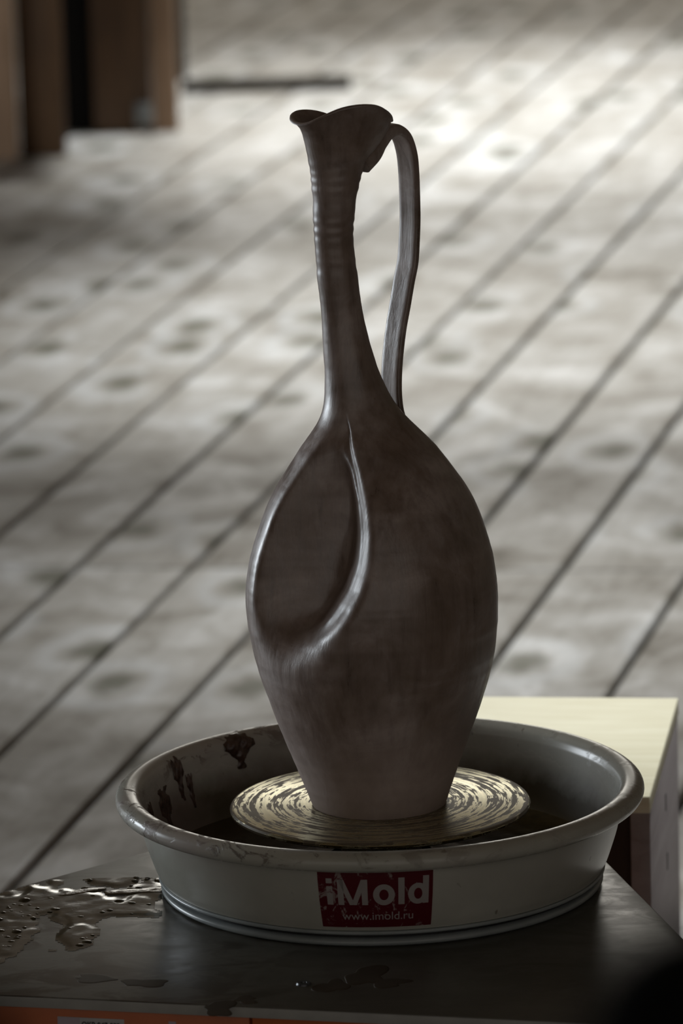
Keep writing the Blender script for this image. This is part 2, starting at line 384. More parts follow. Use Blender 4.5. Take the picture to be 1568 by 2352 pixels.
# ------------------------------------------------------------------ the ewer
WX, WY, WZ = 0.0253, 4.4093, 0.4499
S = 0.25 / 691
PROF = [(0.0, -0.0562, 0.0551),(0.012, -0.0607, 0.059),(0.024, -0.0652, 0.0633),(0.036, -0.0697, 0.0677),(0.048, -0.0742, 0.0723),(0.06, -0.079, 0.0769),(0.072, -0.0833, 0.0815),(0.084, -0.0872, 0.0858),(0.096, -0.091, 0.0897),(0.108, -0.0954, 0.0936),(0.12, -0.0986, 0.0966),(0.132, -0.1012, 0.0987),(0.144, -0.1034, 0.1002),(0.156, -0.1052, 0.1011),(0.168, -0.1064, 0.1017),(0.18, -0.1064, 0.1016),(0.192, -0.1053, 0.1006),(0.204, -0.1032, 0.0992),(0.216, -0.1002, 0.0967),(0.228, -0.0964, 0.0935),(0.24, -0.0919, 0.0898),(0.252, -0.0874, 0.0854),(0.264, -0.0818, 0.0795),(0.276, -0.0743, 0.0714),(0.288, -0.0664, 0.0631),(0.3, -0.0588, 0.0545),(0.312, -0.0502, 0.0434),(0.324, -0.0416, 0.0312),(0.336, -0.0377, 0.0217),(0.348, -0.0363, 0.0152),(0.36, -0.0359, 0.0102),(0.372, -0.0361, 0.0062),(0.384, -0.0366, 0.0028),(0.396, -0.0368, -0.0),(0.408, -0.0371, -0.0024),(0.42, -0.0375, -0.0044),(0.432, -0.0387, -0.0057),(0.444, -0.0398, -0.0069),(0.456, -0.0403, -0.008),(0.468, -0.0411, -0.0092),(0.48, -0.0415, -0.0094),(0.492, -0.0416, -0.0084),(0.504, -0.0414, -0.0069),(0.516, -0.0417, -0.0047),(0.528, -0.0427, -0.0013),(0.54, -0.0445, 0.0047),(0.552, -0.0469, 0.014),(0.558, -0.0484, 0.0180),(0.564, -0.0510, 0.0217),(0.567, -0.0534, 0.0231),(0.570, -0.0568, 0.0238)]
def gsm(a, sig):
    k = int(sig * 4) + 1; x = np.arange(-k, k + 1); g = np.exp(-x * x / (2 * sig * sig)); g /= g.sum()
    pad = np.concatenate([2 * a[0] - a[1:k + 1][::-1], a, 2 * a[-1] - a[-k - 1:-1][::-1]])
    return np.convolve(pad, g, 'valid')
def sstep(t): t = np.clip(t, 0, 1); return t * t * (3 - 2 * t)

ewer = empty('clay_ewer', (WX, WY, WZ))
tag(ewer, 'tall unfired brown clay ewer with thumbed hollow in its belly, standing on the wheel head', 'ewer')
def build_ewer():
    P = np.array(PROF); NH = 571; NA = 560
    h = np.linspace(0, 0.570, NH)
    xl = gsm(np.interp(h, P[:, 0], P[:, 1]), 4.5); xr = gsm(np.interp(h, P[:, 0], P[:, 2]), 4.5)
    top = sstep((h - 0.545) / 0.02)
    xl = xl * (1 - top) + np.interp(h, P[:, 0], P[:, 1]) * top; xr = xr * (1 - top) + np.interp(h, P[:, 0], P[:, 2]) * top
    cx = (xl + xr) / 2; r = (xr - xl) / 2
    # throwing rings on the neck, faint turning lines on the foot
    rg = np.random.RandomState(4); nz = gsm(rg.randn(NH + 40), 2.2)[20:20 + NH]
    mod = gsm(np.abs(rg.randn(NH + 80)) , 9)[40:40 + NH]
    ringw = np.sin(h / 0.0090 * 2 * math.pi + 2.6 * np.sin(h * 61) + 1.3 * np.sin(h * 143)) * mod
    r = r + (ringw * 0.00019 + nz * 0.0003) * sstep((h - 0.42) / 0.04) * (1 - sstep((h - 0.525) / 0.03)) + nz * 0.00022
    th = np.linspace(0, 2 * math.pi, NA, endpoint=False); deg = np.degrees(th)
    H, T = np.meshgrid(h, th, indexing='ij'); Rg = np.repeat(r[:, None], NA, 1)
    # thumbed hollow: left and right lip (bearing in degrees) against image-height parameter
    yrow = np.interp(-H, [-0.5829, -0.339, -0.2386, -0.1502, 0.0], [245, 925, 1200, 1440, 1852])
    ky = [925, 965, 1000, 1060, 1120, 1180, 1240, 1300, 1350, 1390, 1420, 1440, 1452]
    kl = [238, 224, 214, 206, 202.5, 200.5, 199.5, 199.5, 200, 201.5, 205, 211, 220]
    kr = [246, 250, 252.5, 260, 264.5, 266, 265, 261, 254.5, 247, 238.5, 229, 221]
    L = np.radians(np.interp(yrow, ky, kl)); Rr = np.radians(np.interp(yrow, ky, kr))
    px = Rg / S
    dl = (T - L) * px; dr = (Rr - T) * px
    A = np.interp(yrow, [925, 950, 1000, 1060, 1120, 1200, 1300, 1380, 1420, 1452], [0, 12, 44, 84, 118, 136, 138, 122, 104, 86])
    rho = np.interp(yrow, [925, 960, 1020, 1100, 1250, 1330, 1400, 1452], [10, 16, 24, 36, 42, 50, 62, 70])
    rlf = np.interp(yrow, [925, 970, 1060, 1200, 1400, 1452], [2, 12, 16, 18, 22, 50])
    on = sstep((yrow - 928) / 40) * (1 - sstep((yrow - 1440) / 30))
    def fold(o, q): return q * (1 - np.sqrt(np.clip(1 - np.clip(1 - o / q, 0, 1) ** 2, 0, 1)))
    inside = (dl > 0) & (dr > 0) & (yrow > 925) & (yrow < 1452)
    steep = np.interp(yrow, [925, 1100, 1250, 1340, 1420], [70, 86, 92, 122, 140])
    Sl = 1 - (1 - np.clip(dl / 190, 0, 1)) ** 2.0; Sr = 1 - (1 - np.clip(dr / steep, 0, 1)) ** 2.1
    D = np.where(inside, np.maximum(A * Sl * Sr, np.minimum(rho * 0.85, A * 0.55) * np.clip(Sl * 2.2, 0, 1)), 0.0)
    near = np.clip((dl + dr) / 120, 0, 1)
    D = np.where((dr <= 0) & (yrow > 925) & (yrow < 1452), fold(-dr, rho) * 0.85 * on * near, D)
    D = np.where((dl <= 0) & (yrow > 925) & (yrow < 1452), fold(-dl, rlf) * 0.25 * on * near, D)
    # soften the hollow
    def sm2(D, sy, sx):
        k = int(3 * sy); x = np.arange(-k, k + 1); g = np.exp(-x * x / (2 * sy * sy)); g /= g.sum()
        D2 = np.zeros_like(D)
        for i, wt in zip(x, g): D2 += wt * D[np.clip(np.arange(NH) + i, 0, NH - 1)]
        k = int(3 * sx) + 1; x = np.arange(-k, k + 1); g = np.exp(-x * x / (2 * sx * sx)); g /= g.sum(); D3 = np.zeros_like(D)
        for i, wt in zip(x, g): D3 += wt * np.roll(D2, i, 1)
        return D3
    D = sm2(D, 4.0, 2.0)
    low = sm2(D, 14, 5); bl = sstep((yrow - 1360) / 70); D = D * (1 - bl) + low * bl
    Rg = Rg - D * S
    # pinched mouth
    wob = sstep((H - 0.512) / 0.058)
    kp = [0, 30, 60, 90, 120, 138, 156, 180, 200, 225, 250, 270, 292, 315, 337, 360]
    kz = [0, -10, -10, -8, 14, 19, 20, 13, 5, 4, 26, 43, 48, 43, 24, 0]
    kf = np.interp(np.linspace(0, 360, 721), kp, kz); kf = np.concatenate([kf[:-1]] * 3); kf = gsm(kf, 15)[720:1440]
    rz = np.interp(deg, np.linspace(0, 360, 720, endpoint=False), kf)
    asp = 1 - 0.24 * sstep((H - 0.50) / 0.06)
    X = cx[:, None] + Rg * np.cos(T); Y = Rg * np.sin(T) * asp; Z = H + wob * rz[None, :] * S
    verts = np.stack([X, Y, Z], -1).reshape(-1, 3).tolist(); faces = []
    def strip(a, b):
        for j in range(NA):
            j2 = (j + 1) % NA; faces.append((a + j, a + j2, b + j2, b + j))
    for i in range(NH - 1): strip(i * NA, (i + 1) * NA)
    # lip and inner wall
    prev = (NH - 1) * NA
    tk = 0.0034
    inner = [(0.0016, -0.0002, 0), (0.0014, 0.0012, 0), (0.0, 0.0020, 0), (-0.0016, 0.0016, 0), (-0.0028, 0.0004, 0)]
    for off, dz, _ in inner:
        b = len(verts); i = NH - 1; n0 = Rg[i] + off
        for j in range(NA): verts.append((cx[i] + n0[j] * math.cos(th[j]), n0[j] * math.sin(th[j]) * asp[i, j], Z[i, j] + dz))
        strip(prev, b); prev = b
    for i in list(range(NH - 4, NH - 60, -4)) + list(range(NH - 60, 390, -12)):
        b = len(verts); n0 = np.maximum(Rg[i] - tk, 0.004)
        for j in range(NA): verts.append((cx[i] + n0[j] * math.cos(th[j]), n0[j] * math.sin(th[j]) * asp[i, j], Z[i, j]))
        strip(prev, b); prev = b
    faces.append([prev + j for j in range(NA)])
    # foot: rounded-under edge and base
    b = len(verts)
    for j in range(NA): verts.append((cx[0] + (r[0] - 0.003) * math.cos(th[j]), (r[0] - 0.003) * math.sin(th[j]), -0.0))
    strip(0, b); faces.append([b + j for j in range(NA)])
    body = mesh_obj('body', verts, faces, M['clay'], ewer, auto=70)
    # strap handle
    pts = [(-0.006, 0.006, 0.5360), (0.0030, 0.0120, 0.5425), (0.0095, 0.0170, 0.5505), (0.0168, 0.0240, 0.5575), (0.0248, 0.0320, 0.5588), (0.0320, 0.0400, 0.5512), (0.0360, 0.0455, 0.5375), (0.0374, 0.05, 0.5218), (0.0378, 0.053, 0.4997), (0.0377, 0.054, 0.4814), (0.0366, 0.054, 0.4633), (0.0349, 0.053, 0.4453), (0.0312, 0.05, 0.4285), (0.0279, 0.047, 0.4117), (0.0245, 0.044, 0.3952), (0.0217, 0.041, 0.3784), (0.0197, 0.039, 0.3613), (0.0188, 0.0375, 0.3442), (0.0193, 0.0362, 0.3297), (0.0215, 0.0345, 0.3164), (0.0225, 0.029, 0.304)]
    path = np.array(smooth_prof(pts, 8)); n = len(path)
    wd = np.array([0.643, -0.766, 0.0]); sec = []
    K = 28
    for i in range(K):
        a = 2 * math.pi * i / K; c, s_ = math.cos(a), math.sin(a)
        sec.append((math.copysign(abs(c) ** 0.42, c), math.copysign(abs(s_) ** 0.55, s_)))
    V, Fh = [], []; rg = np.random.RandomState(2); wv = gsm(rg.randn(n), 6)
    for i in range(n):
        tg = path[min(i + 1, n - 1)] - path[max(i - 1, 0)]; tg /= np.linalg.norm(tg)
        nn = np.cross(wd, tg); nn /= np.linalg.norm(nn)
        s0 = i / (n - 1)
        hw = 0.0118 - 0.0006 * s0 + 0.0008 * wv[i] + 0.0035 * max(0, (0.10 - s0) / 0.10) + 0.002 * max(0, (s0 - 0.93) / 0.07)
        ht = 0.0032 + 0.0058 * max(0, (0.27 - s0) / 0.27) + 0.003 * max(0, (s0 - 0.92) / 0.08)
        for a, b_ in sec:
            conc = 1 - 0.22 * (1 - abs(a)) * (0.2 < s0 < 0.9)
            V.append(path[i] + wd * a * hw + nn * b_ * ht * conc)
    for i in range(n - 1):
        for j in range(K):
            j2 = (j + 1) % K; Fh.append((i * K + j, i * K + j2, (i + 1) * K + j2, (i + 1) * K + j))
    Fh.append(list(range(K))); Fh.append([(n - 1) * K + j for j in range(K)])
    mesh_obj('handle', V, Fh, M['clay'], ewer, auto=60)
build_ewer()

# ------------------------------------------------------------------ pottery wheel
ZT = 0.3805
poly = [(-0.535, 4.190), (0.318, 3.985), (0.176, 4.625), (0.09, 4.755), (0.03, 4.700)]
poly = [(-0.535, 4.192), (0.318, 3.985), (0.183, 4.592), (0.13, 4.70), (0.03, 4.702)]
wheel = empty('pottery_wheel', (WX, WY, 0.0)); tag(wheel, 'potter\'s wheel with grey table top, orange body and clay-smeared metal wheel head', 'pottery wheel')
lp = [(x - WX, y - WY) for x, y in poly]
table = prism('table_top', lp, ZT - 0.0092, ZT, M['table'], wheel, 0.0012)
c0 = (sum(p[0] for p in lp) / 5, sum(p[1] for p in lp) / 5)
def inset(p, d):
    # move every edge inward by d
    n = len(p); out = []
    for i in range(n):
        a, b, c = np.array(p[i - 1]), np.array(p[i]), np.array(p[(i + 1) % n])
        def off(u, v):
            t = (v - u) / np.linalg.norm(v - u); nn = np.array([-t[1], t[0]]); return u + nn * d, t
        p1, t1 = off(a, b); p2, t2 = off(b, c)
        k = np.linalg.solve(np.array([[t1[0], -t2[0]], [t1[1], -t2[1]]]), p2 - p1)[0]; out.append(tuple(p1 + t1 * k))
    return out
prism('body', inset(lp, 0.010), 0.06, ZT - 0.0092, M['orange'], wheel)
for a in lp[:2] + [lp[3]]:
    d = np.array(c0) - np.array(a); d = d / np.linalg.norm(d); q = np.array(a) + d * 0.09
    o = lathe('foot', [(0.0, 0.0), (0.020, 0.0), (0.022, 0.006), (0.018, 0.02), (0.016, 0.062), (0.0, 0.062)], 20, M['black'], wheel, auto=40); o.location = (q[0], q[1], 0)
# front panels: two orange sheets with a seam, under the grey edge band of the table top
fa, fb = np.array(lp[0]), np.array(lp[1]); ft = (fb - fa) / np.linalg.norm(fb - fa); fn = np.array([ft[1], -ft[0]]); flen = np.linalg.norm(fb - fa)
FANG = math.atan2(ft[1], ft[0])
def front_pt(u, out): p = fa + ft * u - fn * 0.010 + fn * out; return p
def front_panel(u0, u1):
    bm = bmesh.new(); add_box(bm, 0, u1 - u0, -0.006, 0, 0.07, ZT - 0.0102, 0.001)
    o = bm_obj('front_panel', bm, M['orange'], wheel); p = front_pt(u0, 0); o.location = (p[0], p[1], 0); o.rotation_euler = (0, 0, FANG); return o
bm = bmesh.new(); add_box(bm, 0, flen, -0.0012, 0.0, -0.0088, -0.0008, 0.0003); eb = bm_obj('edge_band', bm, M['edge'], table)
eb.location = (fa[0], fa[1], ZT); eb.rotation_euler = (0, 0, FANG)
useam = float(np.dot(np.array([-0.083 - WX, 4.08 - WY]) - fa, ft))
fp = front_panel(0.012, useam - 0.001); front_panel(useam + 0.001, flen - 0.012)
# paper label on the left front panel
u0 = float(np.dot(np.array([-0.234 - WX, 4.12 - WY]) - fa, ft)) - 0.012
lab = box_obj('paper_label', u0, u0 + 0.054, -0.0064, -0.0060, ZT - 0.040, ZT - 0.0168, M['paper'], fp)
tap = box_obj('tape', u0, u0 + 0.018, -0.0067, -0.0064, ZT - 0.0395, ZT - 0.0172, M['pink'], lab)
box_obj('tape', u0 + 0.090, u0 + 0.096, -0.0064, -0.0060, ZT - 0.034, ZT - 0.0165, M['pink'], fp)
def text_mesh(s, size, bold, extrude=0.0):
    cu = bpy.data.curves.new('txt', 'FONT'); cu.body = s; cu.size = size; cu.offset = bold; cu.extrude = extrude; cu.resolution_u = 6
    ob = bpy.data.objects.new('txt', cu); COL.objects.link(ob); bpy.context.view_layer.update()
    dg = bpy.context.evaluated_depsgraph_get(); me = bpy.data.meshes.new_from_object(ob.evaluated_get(dg)); COL.objects.unlink(ob)
    bpy.data.objects.remove(ob); return me
me = text_mesh('OKP-047-039', 0.0068, 0.00012); me.materials.append(M['blackink'])
o = bpy.data.objects.new('print', me); COL.objects.link(o); o.parent = lab
o.location = (u0 + 0.0195, -0.0072, ZT - 0.0245); o.rotation_euler = (math.pi / 2, 0, 0); o.scale = (0.82, 1, 1)
# screw in the table top
sp = np.array([-0.040 - WX, 4.135 - WY])
lathe('screw', [(0.0, 0.0006), (0.0022, 0.0004), (0.0026, 0.0014), (0.0052, 0.0016), (0.0060, 0.0004), (0.0062, -0.001)], 24, M['steel'], table, auto=30).location = (sp[0], sp[1], ZT)
# dried stains on the table top
def blob_outline(rx, ry, seed, n=40, rough=0.22):
    rg = random.Random(seed); ph = [rg.uniform(0, 6.28) for _ in range(5)]
    return [((1 + rough * sum(math.sin((k + 2) * t + ph[k]) / (k + 1.2) for k in range(5))) * rx * math.cos(t), (1 + rough * sum(math.sin((k + 2) * t + ph[k]) / (k + 1.2) for k in range(5))) * ry * math.sin(t)) for t in [2 * math.pi * i / n for i in range(n)]]
def puddle(name, x, y, rx, ry, rot, hgt, mat, seed, parent=None, rough=0.22, z=ZT):
    ol = blob_outline(rx, ry, seed, rough=rough); n = len(ol); V, Fc = [], []
    lv = [(1.0, 0.0), (0.97, 0.55), (0.90, 0.85), (0.7, 0.97), (0.35, 1.0)]
    for s_, hh in lv:
        V += [(px * s_, py * s_, hh * hgt) for px, py in ol]
    V.append((0, 0, hgt))
    for k in range(len(lv) - 1):
        for i in range(n): i2 = (i + 1) % n; Fc.append((k * n + i, k * n + i2, (k + 1) * n + i2, (k + 1) * n + i))
    b = (len(lv) - 1) * n
    for i in range(n): Fc.append((b + i, b + (i + 1) % n, len(V) - 1))
    Fc.append(list(range(n))[::-1])
    o = mesh_obj(name, V, Fc, mat, parent)
    o.location = (x - WX, y - WY, z) if parent else (x, y, z); o.rotation_euler = (0, 0, rot); return o
for k, (x, y, rx, ry, ro) in enumerate([(0.010, 4.153, 0.018, 0.022, 0.0), (-0.018, 4.128, 0.013, 0.016, 0.3), (0.028, 4.132, 0.014, 0.011, 0.0), (-0.105, 4.080, 0.013, 0.018, 0.2), (-0.085, 4.100, 0.010, 0.009, 0.2), (-0.165, 4.150, 0.016, 0.012, 0.0), (-0.205, 4.165, 0.020, 0.009, -0.3)]):
    puddle('stain', x, y, rx, ry, ro, 0.0002, M['stain'], 20 + k, table, 0.3)
# wheel head and its shaft
HP = [(0.0, 0.0), (0.1215, 0.0), (0.1238, -0.0006), (0.1250, -0.0024), (0.1246, -0.0044), (0.1225, -0.0056), (0.116, -0.0060), (0.036, -0.0062), (0.034, -0.008), (0.034, -0.058), (0.0, -0.058)]
hd = lathe('wheel_head', HP, 160, M['head'], wheel, auto=40); hd.location = (0, 0, WZ - 0.0001)

# ------------------------------------------------------------------ splash pan
pan = empty('splash_pan', (WX, WY, ZT)); tag(pan, 'round grey plastic splash pan with red sticker around the wheel head', 'splash pan')
ZH = WZ - ZT                                   # wheel-head level above the pan's foot
def pp(l): return [(r_ * S, h_ * S + ZH) for r_, h_ in l]
outer = smooth_prof(pp([(510, -152), (515.5, -142), (522, -128), (533, -96), (543, -64), (551, -28), (556, 3)]), 4)
lip = smooth_prof(pp([(556, 3), (574, 5), (592, 7), (602, 13), (606.5, 25), (603, 38), (593, 46), (579, 49.5), (565, 47), (553, 38), (546, 22)]), 6)
inn = smooth_prof(pp([(546, 22), (540, -10), (529, -60), (512, -112), (490, -138), (440, -143)]), 5)
prof = outer + lip[1:] + inn[1:] + pp([(115, -143), (108, -150), (440, -152), (495, -154), (510, -152)])
body = lathe('body', prof, 200, M['pan'], pan, auto=50)
lathe('base_ring', pp([(494, -173), (503, -174.5), (508, -178), (509, -184), (505, -189), (480, -191.6), (300, -191.6), (300, -173)]), 160, M['ring'], pan, auto=50, closed=True)
lathe('groove', pp([(492, -156), (492, -174)]), 160, M['black'], pan)
trim = smooth_prof(pp([(510, -153), (513.5, -155), (513.5, -160), (509, -162.5), (500, -161), (498, -156)]), 3)
lathe('bottom_seam', trim, 160, M['ring'], pan, auto=50)
sl = []; 
# slurry lying in the pan
V, Fc = [], []
rg = np.random.RandomState(8); NR, NA2 = 26, 140
for i in range(NR):
    rr_ = 0.045 + (0.1840 - 0.045) * i / (NR - 1)
    for j in range(NA2):
        a = 2 * math.pi * j / NA2
        V.append((rr_ * math.cos(a), rr_ * math.sin(a), ZH - 128 * S + 0.0006 * math.sin(7 * a + rr_ * 90) * math.sin(rr_ * 160 + 3 * a)))
for i in range(NR - 1):
    for j in range(NA2):
        j2 = (j + 1) % NA2; Fc.append((i * NA2 + j, i * NA2 + j2, (i + 1) * NA2 + j2, (i + 1) * NA2 + j))
tag(mesh_obj('clay_slurry', V, Fc, M['water'], pan), None, None, None, 'stuff')

def wall_r(h, inner):       # pan wall radius (px units) at height h
    if inner: return float(np.interp(h, [-138, -112, -60, -10, 22, 38, 47, 49.5], [490, 512, 529, 540, 546, 553, 565, 579]))
    return float(np.interp(h, [-152, -142, -128, -96, -64, -28, 3], [510, 515.5, 522, 533, 543, 551, 556]))
# sticker on the front wall
def front_wall(u, h, off):  # u = arc distance in px from the front, h height px
    r_ = wall_r(h, False) * S + off; a = -math.pi / 2 + u * S / (533 * S)
    return (r_ * math.cos(a), r_ * math.sin(a), h * S + ZH)
SU0, SU1, SH0, SH1 = -142.0, 106.0, -142.0, -5.0
V, Fc = [], []; nu, nv = 40, 14
ol = []
for layer, off in ((0, 0.00005), (1, 0.00035)):
    for j in range(nv + 1):
        for i in range(nu + 1):
            V.append(front_wall(SU0 + (SU1 - SU0) * i / nu, SH0 + (SH1 - SH0) * j / nv, off))
q = (nu + 1) * (nv + 1)
for j in range(nv):
    for i in range(nu):
        a = j * (nu + 1) + i; Fc.append((q + a, q + a + 1, q + a + nu + 2, q + a + nu + 1)); Fc.append((a, a + nu + 1, a + nu + 2, a + 1))
for i in range(nu):
    Fc.append((i, i + 1, q + i + 1, q + i)); b = nv * (nu + 1); Fc.append((b + i, q + b + i, q + b + i + 1, b + i + 1))
for j in range(nv):
    a = j * (nu + 1); Fc.append((a, q + a, q + a + nu + 1, a + nu + 1)); b = a + nu; Fc.append((b, b + nu + 1, q + b + nu + 1, q + b))
sticker = mesh_obj('sticker', V, Fc, M['red'], pan, auto=40); sticker['label'] = 'scratched dark red sticker with white lettering'
def wall_text(s, ul, ur, hb, htop, bold, name):
    me = text_mesh(s, 1.0, bold)
    bm = bmesh.new(); bm.from_mesh(me); bmesh.ops.triangulate(bm, faces=bm.faces)
    bmesh.ops.subdivide_edges(bm, edges=[e for e in bm.edges if e.calc_length() > 0.12], cuts=2); bmesh.ops.triangulate(bm, faces=bm.faces)
    xs = [v.co.x for v in bm.verts]; ys = [v.co.y for v in bm.verts]; x0, x1, y0, y1 = min(xs), max(xs), min(ys), max(ys)
    for v in bm.verts:
        v.co = front_wall(ul + (ur - ul) * (v.co.x - x0) / (x1 - x0), hb + (htop - hb) * (v.co.y - y0) / (y1 - y0), 0.0007)
    bm.to_mesh(me); bm.free(); me.materials.clear(); me.materials.append(M['ink'])
    o = bpy.data.objects.new(name, me); COL.objects.link(o); o.parent = sticker; return o
def stroke_letters():
    V, Fc = [], []
    def quad(p):          # polygon in (u, h), cut into short columns so it follows the curved wall
        n, k_ = 4, 8; a, b, c, d = [np.array(q_, float) for q_ in p]
        base = len(V)
        for i in range(n + 1):
            t = i / n; lo_, hi_ = a + (b - a) * t, d + (c - d) * t
            for j in range(k_ + 1): V.append(front_wall(*(lo_ + (hi_ - lo_) * j / k_), 0.0007))
        for i in range(n):
            for j in range(k_):
                q0 = base + i * (k_ + 1) + j; Fc.append((q0, q0 + k_ + 1, q0 + k_ + 2, q0 + 1))
    def bar(u0, u1, h0, h1): quad(((u0, h0), (u1, h0), (u1, h1), (u0, h1)))
    def ring(cu, ch, ru, rh, w_):
        base = len(V); n = 40
        for i in range(n):
            a = 2 * math.pi * i / n
            V.append(front_wall(cu + ru * math.cos(a), ch + rh * math.sin(a), 0.0007)); V.append(front_wall(cu + (ru - w_) * math.cos(a), ch + (rh - w_ * 0.95) * math.sin(a), 0.0007))
        for i in range(n): i2 = (i + 1) % n; Fc.append((base + 2 * i, base + 2 * i2, base + 2 * i2 + 1, base + 2 * i + 1))
    bar(-124, -111, -84, -38); bar(-124, -111, -31, -19)                      # i
    bar(-100, -87, -84, -21); bar(-48, -35, -84, -21)                         # M
    quad(((-75, -84), (-63, -84), (-86.5, -21), (-99, -21))); quad(((-72, -84), (-60, -84), (-36, -21), (-48.5, -21)))
    ring(0, -59, 23.5, 26, 13.5)                                              # o
    bar(31, 44.5, -84, -18)                                                   # l
    ring(74, -59, 22, 26, 13); bar(84, 97, -84, -16)                          # d
    mesh_obj('lettering', V, Fc, M['ink'], sticker, smooth=False)
stroke_letters()
wall_text('www.imold.ru', -94, 64, -122, -102, 0.0, 'lettering')

# clay lumps stuck to the inside and the rim of the pan
def clay_lump(az, h, wpx, hpx, thick, seed, parent, inner=True, mat=None):
    rg = random.Random(seed); ph = [rg.uniform(0, 6.28) for _ in range(8)]
    NU, NV = 22, 22; V, Fc, idx = [], [], {}
    for j in range(NV + 1):
        for i in range(NU + 1):
            u = -1 + 2 * i / NU; v = -1 + 2 * j / NV
            # teardrop with ragged edge, narrowing downwards into a drip
            wloc = (0.25 + 0.75 * sstep(np.array((v + 0.9) / 1.3))) * (1 + 0.30 * math.sin(5 * v + ph[0]) + 0.18 * math.sin(11 * v + ph[1]))
            ed = 1 - max(abs(u) / max(wloc, 0.05), abs(v) * (1 + 0.2 * math.sin(6 * u + ph[2])))
            t = thick * (min(1, max(ed, -0.3) * 2.4)) * (0.75 + 0.35 * math.sin(7 * u + ph[3]) * math.sin(6 * v + ph[4]) + 0.2 * math.sin(15 * u + 12 * v + ph[5]))
            hh = h + v * hpx; hh = min(hh, 49)
            r_ = wall_r(hh, inner) * S; r_ = r_ - t if inner else r_ + t
            a = az + u * wpx / 545.0
            idx[i, j] = len(V); V.append((r_ * math.cos(a), r_ * math.sin(a), hh * S + ZH))
    for j in range(NV):
        for i in range(NU): Fc.append((idx[i, j], idx[i + 1, j], idx[i + 1, j + 1], idx[i, j + 1]))
    return mesh_obj('clay_smear', V, Fc, mat or M['lump'], parent)
clay_lump(math.radians(127), 16, 44, 46, 0.0045, 1, pan)
clay_lump(math.radians(150), -8, 22, 52, 0.0020, 2, pan)
clay_lump(math.radians(160), -55, 34, 50, 0.0012, 3, pan)
clay_lump(math.radians(146), -45, 12, 40, 0.0015, 5, pan)
clay_lump(math.radians(172), -50, 22, 40, 0.0010, 6, pan)

# ------------------------------------------------------------------ wet clay and puddles on the table
def slurry_patch():
    NX, NY = 150, 110; x0, x1, y0, y1 = -0.46, -0.125, 4.15, 4.44
    from mathutils import noise as mn
    V, Fc, hh = [], [], np.zeros((NX + 1, NY + 1))
    a, b = np.array(poly[0]), np.array(poly[4]); t = (b - a) / np.linalg.norm(b - a); nn = np.array([t[1], -t[0]])
    def dens(x, y):
        d = float(np.dot(np.array([x, y]) - a, nn))       # distance in from the table edge
        e = 1 - ((x + 0.26) / 0.15) ** 2 - ((d - 0.070) / 0.085) ** 2
        n1 = mn.fractal(Vector((x * 26, y * 15, 1.7)), 1.0, 2.0, 3)
        return d, min(e, 1.0) * 0.7 + n1 * 0.85 - 0.22
    for i in range(NX + 1):
        for j in range(NY + 1):
            x = x0 + (x1 - x0) * i / NX; y = y0 + (y1 - y0) * j / NY
            d, e = dens(x, y)
            n2 = mn.noise(Vector((x * 90, y * 60, 4.0)))
            hgt = -1.0 if d < 0.003 else 0.0007 * float(sstep(np.array(e / 0.30))) * (1.0 + 0.22 * n2) if e > 0 else -0.4
            hh[i, j] = hgt
            V.append((x, y, ZT + max(hgt, 0.0) + 0.0002))
    for i in range(NX):
        for j in range(NY):
            q4 = (hh[i, j], hh[i + 1, j], hh[i, j + 1], hh[i + 1, j + 1])
            if max(q4) > 0 and min(q4) > -0.5:
                k = NY + 1; Fc.append((i * k + j, (i + 1) * k + j, (i + 1) * k + j + 1, i * k + j + 1))
    keep = sorted({v for f in Fc for v in f}); mp = {v: i for i, v in enumerate(keep)}
    V = [V[v] for v in keep]; Fc = [tuple(mp[v] for v in f) for f in Fc]
    # crumbs and beads of slip standing in the wet film
    rg = random.Random(12); n = 0; nfilm = len(Fc)
    while n < 140:
        x = rg.uniform(x0, x1); y = rg.uniform(y0, y1); d, e = dens(x, y)
        if d < 0.012 or e < 0.02 or mn.noise(Vector((x * 40, y * 40, 9.0))) < -0.05: continue
        n += 1; r_ = rg.uniform(0.0008, 0.0026) * (1.5 if rg.random() < 0.12 else 1); st_ = rg.uniform(1.0, 1.9); K = 10; b0 = len(V)
        for lv, (q_, z_) in enumerate(((1.0, 0.0), (0.85, 0.5), (0.5, 0.85))):
            for m_ in range(K):
                aa = 2 * math.pi * m_ / K; V.append((x + q_ * r_ * st_ * math.cos(aa), y + q_ * r_ * math.sin(aa), ZT + 0.0005 + z_ * r_ * 0.55))
        V.append((x, y, ZT + 0.0005 + r_ * 0.55))
        for lv in range(2):
            for m_ in range(K): m2 = (m_ + 1) % K; Fc.append((b0 + lv * K + m_, b0 + lv * K + m2, b0 + (lv + 1) * K + m2, b0 + (lv + 1) * K + m_))
        for m_ in range(K): Fc.append((b0 + 2 * K + m_, b0 + 2 * K + (m_ + 1) % K, b0 + 3 * K))
    o = mesh_obj('wet_clay_slurry', V, Fc, M['slurry']); o.data.materials.append(M['bead'])
    for i, p in enumerate(o.data.polygons): p.material_index = 1 if i >= nfilm else 0
    tag(o, 'glistening wet clay slurry smeared over the left of the grey table top', 'clay slurry', None, 'stuff')
slurry_patch()
for (x, y, rx, ry, ro, seed, lab) in [
    (-0.168, 4.400, 0.036, 0.0085, 0.05, 1, 'long narrow muddy puddle beside the left foot of the pan'),
    (-0.160, 4.432, 0.0058, 0.005, 0.0, 2, 'tiny round water drop next to the pan, behind the long puddle'),
    (-0.226, 4.402, 0.018, 0.007, 0.5, 3, 'thin muddy puddle at the slanting left edge of the table top')]:
    tag(puddle('water_puddle', x, y, rx, ry, ro, 0.0012, M['water'], seed), lab, 'puddle', 'muddy puddles on the table top')

